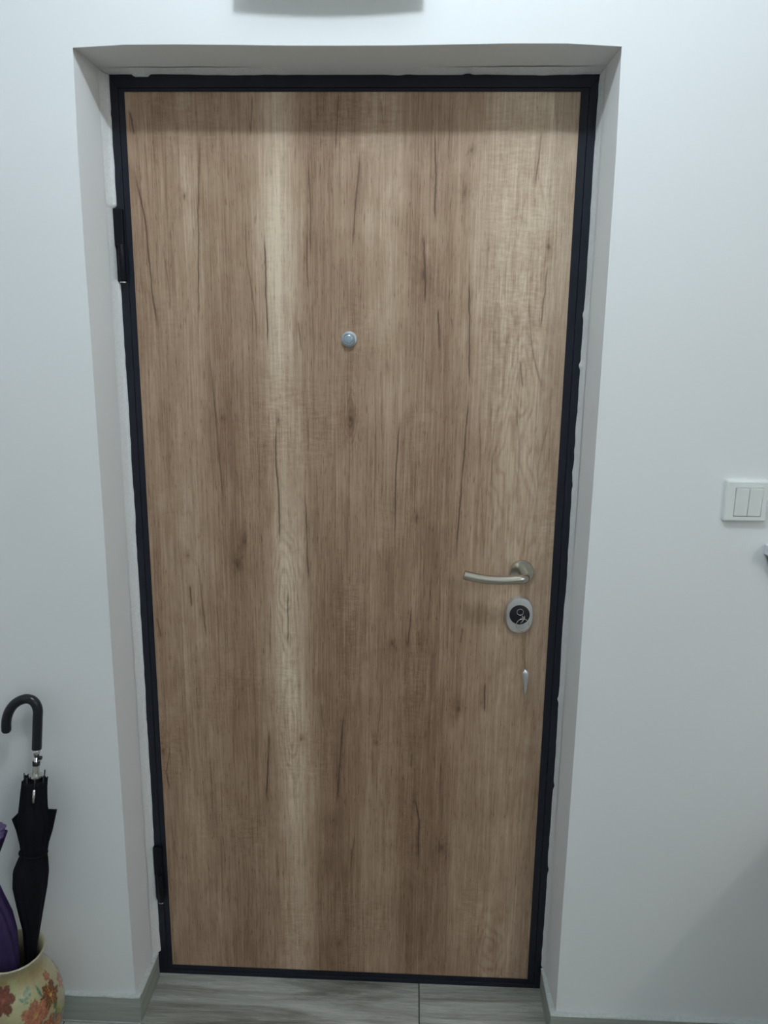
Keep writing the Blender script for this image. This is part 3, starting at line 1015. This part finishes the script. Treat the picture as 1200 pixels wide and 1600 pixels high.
# ------------------------------------------------------------------ vase used as umbrella stand
VX, VY = -0.677, -0.236
VPROF = [(0.050, 0.0), (0.0555, 0.004), (0.060, 0.012), (0.0655, 0.030), (0.074, 0.055), (0.0825, 0.085), (0.0870, 0.110), (0.0880, 0.132), (0.0865, 0.152), (0.0815, 0.174), (0.0725, 0.196),
         (0.0620, 0.214), (0.0555, 0.228), (0.0525, 0.239), (0.0527, 0.248), (0.0555, 0.256), (0.0600, 0.2615), (0.0608, 0.2640)]
VIN = [(0.0598, 0.2660), (0.0572, 0.2655), (0.0540, 0.2610), (0.0505, 0.2520), (0.0487, 0.2420), (0.0495, 0.2300), (0.0550, 0.2120), (0.0740, 0.1740), (0.0800, 0.1320), (0.0740, 0.0850), (0.0570, 0.0300), (0.0450, 0.0120), (0.0, 0.0110)]


def make_vase():
    vase = empty('umbrella_vase', (VX, VY, 0))
    tag(vase, 'cream ceramic vase with painted rust flowers, holding two umbrellas', 'vase')
    hs = [z for _, z in VPROF]; rs_ = [r for r, _ in VPROF]
    # smooth outer profile
    L = np.concatenate([[0], np.cumsum(np.hypot(np.diff(rs_), np.diff(hs)))])
    s = np.linspace(0, L[-1], 150)
    r = np.interp(s, L, rs_); z = np.interp(s, L, hs)
    ker = np.ones(7) / 7
    r = np.concatenate([r[:3], np.convolve(r, ker, 'valid'), r[-3:]])
    n = 300
    th = np.linspace(-math.pi, math.pi, n, endpoint=False)
    TH, RR = np.meshgrid(th, r); _, ZZ = np.meshgrid(th, z)
    P = np.stack([VX + RR * np.cos(TH), VY + RR * np.sin(TH), ZZ], -1).reshape(-1, 3)
    # painted decoration and lip shade (colour only): arc length along the girth as local x
    deg = np.degrees(TH)
    base = np.ones(TH.shape + (3,)) * np.array([0.44, 0.375, 0.215])
    ochre_shade = np.clip(1 - np.abs(ZZ - 0.235) / 0.022, 0, 1)[..., None] * (0.75 + 0.25 * vnoise(TH * 3, ZZ * 60, 3))[..., None]  # ochre neck glaze, with the shade under the lip painted into it
    base = base * (1 - 0.75 * ochre_shade) + np.array([0.27, 0.19, 0.055]) * 0.75 * ochre_shade
    wash = np.clip((vnoise(TH * 3.2 + 9, ZZ * 22, 6) - 0.52) * 3, 0, 1)[..., None]
    base = base * (1 - 0.45 * wash) + np.array([0.45, 0.50, 0.24]) * 0.45 * wash
    wob = vnoise(TH * 40, ZZ * 400, 7)

    brush = (0.62 + 0.76 * vnoise(TH * 24 + 5, ZZ * 260, 17))[..., None]

    def lay(mask, col, op=1.0):
        nonlocal base
        m = np.clip(mask, 0, 1)[..., None] * op
        base = base * (1 - m) + np.array(col) * brush * m

    def local(d0, z0):
        dd = (deg - d0 + 180) % 360 - 180
        return np.radians(dd) * 0.080, ZZ - z0

    def flower(d0, z0, R_, col, vein, centre, petals=5, rot=0.3):
        x, y = local(d0, z0)
        q = np.hypot(x, y) / R_; a = np.arctan2(y, x) + rot
        lim = 0.62 + 0.38 * np.abs(np.cos(a * petals / 2)) ** 0.7
        lim = lim * (0.86 + 0.28 * vnoise(TH * 30 + d0, ZZ * 300, 19))
        lay((lim * 1.07 - q) * 12, [c * 0.45 for c in col], 0.9)
        lay((lim - q) * 9 + (wob - .5) * .8, col)
        lay(((np.cos(a * petals * 3) - 0.72) * 6) * (q < lim * 0.92) * (q > 0.22), vein, 0.75)
        lay((0.20 - q) * 12, centre)

    def leaf_(d0, z0, l, w, rot, col):
        x, y = local(d0, z0)
        u = x * math.cos(rot) + y * math.sin(rot); v_ = -x * math.sin(rot) + y * math.cos(rot)
        lay((1 - (u / l) ** 2 - np.abs(v_) / w) * 5, col)

    rust, brown, salmon = (0.28, 0.07, 0.03), (0.15, 0.04, 0.018), (0.42, 0.16, 0.085)
    gold, green, olive = (0.55, 0.34, 0.10), (0.10, 0.22, 0.14), (0.22, 0.25, 0.07)
    rnd = random.Random(12)
    flower(-12, 0.177, 0.025, brown, gold, gold, 6, 0.2)
    flower(-2, 0.208, 0.010, salmon, rust, rust, 5)
    flower(-40, 0.163, 0.028, salmon, rust, gold, 6, 0.5)
    flower(-84, 0.206, 0.027, brown, rust, rust, 6, 0.9)
    leaf_(-27, 0.199, 0.015, 0.0035, 1.75, green)
    leaf_(-53, 0.198, 0.013, 0.0030, 2.5, green)
    leaf_(-46, 0.206, 0.018, 0.010, 1.0, (0.28, 0.33, 0.21))
    leaf_(-8, 0.128, 0.018, 0.014, 1.4, (0.36, 0.35, 0.08))
    leaf_(-10, 0.150, 0.008, 0.0065, 1.4, (0.10, 0.14, 0.05))
    for i in range(22):
        d0 = rnd.uniform(10, 260); z0 = rnd.uniform(0.05, 0.20)
        (flower(d0, z0, rnd.uniform(0.014, 0.024), rnd.choice([rust, brown, salmon]), rnd.choice([gold, rust]), gold, rnd.choice([5, 6]), rnd.uniform(0, 1)))
        leaf_(d0 + rnd.uniform(10, 20), z0 + rnd.uniform(-.02, .02), 0.014, 0.004, rnd.uniform(0, 3), rnd.choice([green, olive]))
    for i in range(7):
        d0 = -90 + i * 17; z0 = rnd.uniform(0.05, 0.12)
        flower(d0, z0, rnd.uniform(0.016, 0.024), rnd.choice([rust, brown, salmon]), gold, gold, 6, rnd.uniform(0, 1))
        leaf_(d0 + 9, z0 + 0.012, 0.014, 0.004, rnd.uniform(0, 3), rnd.choice([green, olive]))
    lay((ZZ - 0.2545) * 600, (0.46, 0.41, 0.28))
    idx = np.arange(len(P)).reshape(TH.shape)
    nxt = np.roll(idx, -1, axis=1)
    quads = np.stack([idx[:-1], nxt[:-1], nxt[1:], idx[1:]], -1).reshape(-1, 4)
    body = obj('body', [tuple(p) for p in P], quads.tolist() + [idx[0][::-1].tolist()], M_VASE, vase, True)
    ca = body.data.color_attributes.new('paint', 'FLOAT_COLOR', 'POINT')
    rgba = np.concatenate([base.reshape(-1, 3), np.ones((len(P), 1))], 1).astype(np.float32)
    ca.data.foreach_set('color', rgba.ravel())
    rim = lathe('rim', [VPROF[-1]] + VIN, (VX, VY, 0), plain('cream_glaze', (0.46, 0.41, 0.28), 0.25, var=0.05, nscale=60), vase, 'z', 96, cap=False)
    return vase


make_vase()


# ------------------------------------------------------------------ umbrellas
def frame_of(a, b):
    t = (b - a).normalized()
    e1 = Vector((1, 0, 0)); e1 = (e1 - t * e1.dot(t)).normalized()     # sideways
    e2 = t.cross(e1)                                                   # away from / towards the wall
    return t, e1, e2


def canopy_loft(name, a, b, prof, mat, parent, pleats=8, depth=0.16, twist=1.2, seed=1, n=64, flat=0.8, jag=0.0, lobes=None):
    """folded cloth: cross-section with pleats, prof = [(s, radius, shift along e1)]"""
    t, e1, e2 = frame_of(a, b)
    rnd = np.random.RandomState(seed)
    ph = rnd.uniform(0, 6.28, 3)
    ss = np.array([p[0] for p in prof])
    S = np.linspace(ss[0], ss[-1], 70)
    Rr = np.interp(S, ss, [p[1] for p in prof]); Sh = np.interp(S, ss, [p[2] for p in prof])
    v, f_ = [], []
    for i, s in enumerate(S):
        k = i / (len(S) - 1)
        for q in range(n):
            th = 2 * math.pi * q / n
            fold = 1 + depth * (abs(math.sin(pleats / 2 * (th + twist * k) + ph[0])) - 0.6) + 0.06 * math.sin(3 * th + ph[1] + 4 * k)
            r = Rr[i] * fold
            if lobes and k > 0.75:
                r *= 1 + lobes * (k - 0.75) / 0.25 * math.cos(th * 2 + 0.2)
            h = s
            if jag and i == len(S) - 1:
                h = s + jag * (rnd.rand() - 0.3)
            v.append(a + t * h + e1 * (r * math.cos(th) + Sh[i]) + e2 * (r * flat * math.sin(th)))
    m = len(S)
    for i in range(m - 1):
        for q in range(n):
            q2 = (q + 1) % n
            f_.append([i * n + q, i * n + q2, (i + 1) * n + q2, (i + 1) * n + q])
    f_.append([q for q in range(n)][::-1])
    c = len(v)
    v.append(a + t * (S[-1] - 0.012) + e1 * Sh[-1])
    for q in range(n):
        f_.append([(m - 1) * n + q, (m - 1) * n + (q + 1) % n, c])
    return obj(name, v, f_, mat, parent, True)


def slab(name, pts, e_th, mat, parent):
    """thin folded cloth panel: outline with real thickness"""
    n = len(pts)
    v = [p + e_th for p in pts] + [p - e_th for p in pts]
    f_ = [list(range(n)), [n + i for i in range(n)][::-1]]
    for i in range(n):
        j = (i + 1) % n
        f_.append([j, i, n + i, n + j])
    bm = bmesh.new()
    bv = [bm.verts.new(q) for q in v]
    for q in f_:
        bm.faces.new([bv[k] for k in q])
    return from_bm(name, bm, mat, parent)


def black_umbrella():
    # axis: foot in the vase, grip leaning on the wall
    a = Vector((-0.6650, -0.2480, 0.020))
    p = Vector((-0.6190, -0.1720, 0.727))
    t, e1, e2 = frame_of(a, p)
    k = lambda z: (z - a.z) / t.z                    # axis length at height z
    root = empty('black_umbrella', a)
    tag(root, 'folded black umbrella with a curved black handle standing in the vase', 'umbrella')
    at = lambda z: a + t * k(z)
    tube('shaft', [a, at(0.6970)], 0.0045, M_STEEL, root, 12)
    tube('ferrule', [a, at(0.0700)], [0.0035, 0.006], M_STEEL, root, 12)
    # lower wrapped part up to the waist and the narrow upper part
    canopy_loft('canopy', a, p, [(k(0.0750), 0.009, 0), (k(0.2000), 0.0105, 0), (k(0.2470), 0.0110, 0.000), (k(0.3000), 0.0165, 0.000), (k(0.3500), 0.025, -0.004), (k(0.3950), 0.0325, -0.007), (k(0.4300), 0.0335, -0.006),
                                  (k(0.4550), 0.0285, -0.002), (k(0.4700), 0.0250, 0.000), (k(0.4850), 0.0265, 0.000), (k(0.5200), 0.0300, 0.0), (k(0.5450), 0.0310, -0.001), (k(0.5700), 0.0270, -0.003), (k(0.6100), 0.0245, -0.002), (k(0.6250), 0.0240, -0.001)],
                M_UMB, root, 8, 0.14, 1.3, 3, flat=0.85, jag=0.012)
    # loose triangular folds that stand off at the sides
    c = at(0.5630)
    slab('fold', [c + e1 * 0.018 + t * 0.002, c + e1 * 0.0455 + t * 0.004, at(0.5200) + e1 * 0.0375, at(0.4770) + e1 * 0.0265, at(0.4770) + e1 * 0.010], e2 * 0.0022, M_UMB, root)
    slab('fold', [c - e1 * 0.022 + t * 0.004, at(0.5380) - e1 * 0.0465, at(0.5130) - e1 * 0.036, at(0.4750) - e1 * 0.026, at(0.4750) - e1 * 0.010], e2 * 0.0022, M_UMB, root)
    tube('strap', [at(0.4710) + (e1 * math.cos(w) + e2 * 0.86 * math.sin(w)) * 0.0268 for w in np.linspace(0, 2 * math.pi, 33)], 0.0022, M_UMB, root, 6)
    # ribs' ends above the cloth
    for i in range(8):
        w = 2 * math.pi * (i + 0.4) / 8
        d = e1 * math.cos(w) + e2 * 0.85 * math.sin(w)
        tube('rib_tip', [at(0.6030) + d * 0.0205, at(0.6325 + 0.004 * ((i * 5) % 3)) + d * 0.0225], 0.0013, M_GRIP, root, 6)
    # runner with its crown, spring catch and ferrule under the grip
    v, f_ = [], []
    cro = at(0.6370)
    tube_data([cro - t * 0.020, cro - t * 0.004, cro - t * 0.0035, cro + t * 0.0005, cro + t * 0.001, cro + t * 0.020], [0.008, 0.008, 0.0135, 0.0135, 0.007, 0.0068], 20, True, v, f_)
    run = obj('runner', v, f_, M_STEEL, root, False)
    auto_smooth(run, 40)
    tube('catch', [cro - t * 0.018 + Vector((0.009, -0.024, 0)), cro - t * 0.044 + Vector((0.009, -0.0265, 0))], 0.0028, M_STEEL, run, 10)
    tube('collar', [at(0.6570), at(0.6650)], [0.0075, 0.0075], M_GRIP, root, 14)
    tube('cup', [at(0.6750), at(0.6950)], [0.0052, 0.0090], M_STEEL, root, 16)
    tube('button', [at(0.6730) + e1 * 0.0060, at(0.6730) + e1 * 0.0105], 0.0042, M_GRIP, root, 12)
    # grip: straight, then a hook towards the left
    up = Vector((0, 0, 1))
    path = [at(0.6910), at(0.7150), at(0.7400)]
    q = at(0.7570)
    hook = [(0.0, 0.0), (0.0012, 0.015), (-0.0020, 0.0280), (-0.0095, 0.0365), (-0.0210, 0.0390), (-0.0340, 0.0350), (-0.0465, 0.0265), (-0.0560, 0.0145), (-0.0622, 0.0010), (-0.0655, -0.0130), (-0.0665, -0.0280)]
    yd = Vector((0, 0.10, 0))
    for i, (hx, hz) in enumerate(hook):
        path.append(q + Vector((hx, 0.05 * hz - 0.10 * min(0, hz + 0) * 0, hz)))
    # smooth the path
    fine = []
    for i in range(len(path) - 1):
        p0 = path[max(i - 1, 0)]; p1 = path[i]; p2 = path[i + 1]; p3 = path[min(i + 2, len(path) - 1)]
        for u in np.linspace(0, 1, 6, endpoint=False):
            fine.append(0.5 * ((2 * p1) + (p2 - p0) * u + (2 * p0 - 5 * p1 + 4 * p2 - p3) * u * u + (-p0 + 3 * p1 - 3 * p2 + p3) * u ** 3))
    fine.append(path[-1])
    rad = [0.0096] * len(fine)
    tail = (fine[-1] - fine[-2]).normalized()
    for j, (d, r) in enumerate(((0.0035, 0.0088), (0.006, 0.0070), (0.0075, 0.0040), (0.008, 0.0008))):
        fine.append(path[-1] + tail * d); rad.append(r)
    tube('grip', fine, rad, M_GRIP, root, 20)


black_umbrella()


def purple_umbrella():
    a = Vector((-0.6600, -0.2720, 0.022))
    p = Vector((-0.7330, -0.2200, 0.585))
    t, e1, e2 = frame_of(a, p)
    k = lambda z: (z - a.z) / t.z
    at = lambda z: a + t * k(z)
    root = empty('purple_umbrella', a)
    tag(root, 'folded purple umbrella leaning left in the vase, cut off by the photo edge', 'umbrella')
    tube('shaft', [a, at(0.66)], 0.0045, M_STEEL, root, 12)
    canopy_loft('canopy', a, p, [(k(0.05), 0.010, 0), (k(0.15), 0.022, 0), (k(0.235), 0.0270, 0.0), (k(0.265), 0.0300, 0.002), (k(0.31), 0.0330, 0.002), (k(0.35), 0.032, -0.001), (k(0.39), 0.026, -0.006), (k(0.43), 0.020, -0.009),
                                  (k(0.46), 0.024, -0.009), (k(0.50), 0.042, -0.007), (k(0.520), 0.050, -0.006)], M_PURPLE, root, 8, 0.18, 0.9, 6, flat=0.75)
    canopy_loft('band', a, p, [(k(0.5185), 0.0495, -0.006), (k(0.522), 0.0525, -0.006), (k(0.531), 0.0525, -0.006), (k(0.534), 0.048, -0.006)], M_LAV, root, 8, 0.10, 0.2, 6, flat=0.75)
    canopy_loft('canopy_top', a, p, [(k(0.530), 0.030, -0.003), (k(0.60), 0.026, 0), (k(0.625), 0.024, 0)], M_PURPLE, root, 8, 0.15, 0.5, 7, flat=0.85)
    tube('collar', [at(0.63), at(0.65)], 0.008, M_STEEL, root, 14)
    tube('grip', [at(0.65), at(0.66), at(0.73), at(0.74)], [0.010, 0.012, 0.012, 0.009], M_GRIP, root, 18)


purple_umbrella()

# ------------------------------------------------------------------ things just outside the picture whose shadows fall into it
# box on the wall above the door, its cover bulging
fb = empty('wall_box', (-0.015, WALL_Y, 2.1000))
tag(fb, 'white box with bulging cover on the wall above the door recess', 'wall box')
BX0, BX1, BZ0, BZ1 = -0.161, 0.131, 2.1000, 2.325
box('back_box', BX0 + 0.004, BX1 - 0.004, WALL_Y - 0.060, WALL_Y, BZ0 + 0.004, BZ1 - 0.004, M_BOX, fb, 0.003)
v, f_ = [], []
nn = 24
for zi, (z, inset) in enumerate(((BZ0, 0.0), (BZ1, 0.0))):
    for i in range(nn + 1):
        kx = i / nn
        x = BX0 + (BX1 - BX0) * kx
        v.append((x, WALL_Y - 0.078 - 0.009 * math.sin(math.pi * kx), z))
    for i in range(nn, -1, -1):
        kx = i / nn
        v.append((BX0 + (BX1 - BX0) * kx, WALL_Y - 0.058, z))
m2 = 2 * (nn + 1)
f_.append(list(range(m2))); f_.append([m2 + i for i in range(m2)][::-1])
for i in range(m2):
    j = (i + 1) % m2
    f_.append([i, j, m2 + j, m2 + i])
bm = bmesh.new()
bv = [bm.verts.new(q) for q in v]
for q in f_:
    bm.faces.new([bv[i] for i in q])
cov = from_bm('cover', bm, M_BOX, fb)
box('latch', -0.030, 0.012, WALL_Y - 0.090, WALL_Y - 0.080, BZ0 + 0.02, BZ0 + 0.032, M_SWITCH, cov, 0.001)

# low cabinet right of the picture
CX0, CX1, CD, CZ = 0.95, 1.85, 0.60, 0.616
cab = empty('shoe_cabinet', ((CX0 + CX1) / 2, WALL_Y - 0.01, 0))
tag(cab, 'low wooden cabinet against the wall beyond the right edge, throwing a slanted shadow', 'cabinet')
cy1 = WALL_Y - 0.0115
box('body', CX0 + 0.008, CX1 - 0.008, cy1 - CD + 0.02, cy1, 0.06, CZ - 0.022, M_CAB, cab, 0.002)
box('top', CX0, CX1, cy1 - CD, cy1, CZ - 0.022, CZ, M_CAB, cab, 0.003)
box('plinth', CX0 + 0.02, CX1 - 0.02, cy1 - CD + 0.05, cy1, 0.0, 0.06, M_CAB, cab)
for i in range(2):
    x0 = CX0 + 0.012 + i * (CX1 - CX0 - 0.024) / 2
    d = box('cabinet_door', x0 + 0.002, x0 + (CX1 - CX0 - 0.024) / 2 - 0.002, cy1 - CD, cy1 - CD + 0.02, 0.07, CZ - 0.03, M_CAB, cab, 0.002)
    kx = x0 + (0.03 if i else (CX1 - CX0 - 0.024) / 2 - 0.03)
    lathe('knob', [(0.0, 0.0), (0.006, 0.0), (0.006, 0.012), (0.013, 0.018), (0.011, 0.026), (0.0, 0.028)], (kx, cy1 - CD, 0.40), M_NICKEL, d, 'y', 20)


# ------------------------------------------------------------------ lamps
def ceiling_lamp(pos, power, colr, label):
    x, y_, z = pos
    r = LAMP_R
    root = empty('ceiling_lamp', (x, y_, ZC))
    tag(root, label, 'lamp')
    zt = z + r + 0.004
    lathe('canopy', [(0.0, 0.0), (0.052, 0.0), (0.050, -0.008), (0.030, -0.014), (0.024, zt - ZC), (0.0, zt - ZC)], (x, y_, ZC), M_BOX, root, 'z', 32)
    ld = bpy.data.lights.new('bulb', 'POINT')        # the frosted bulb that hangs under the holder
    ld.energy = power
    ld.color = colr
    ld.shadow_soft_size = r if x < 1 else 0.03
    lo = bpy.data.objects.new('bulb', ld)
    lo.location = (0, 0, z - ZC)
    link(lo, root)


ceiling_lamp(LAMP_POS, LAMP_W, LAMP_COL, 'small lit bulb lamp on the ceiling in front of the entrance door')
ceiling_lamp(LAMP2_POS, LAMP2_W, LAMP2_COL, 'small lit bulb lamp on the ceiling over the right part of the hall')
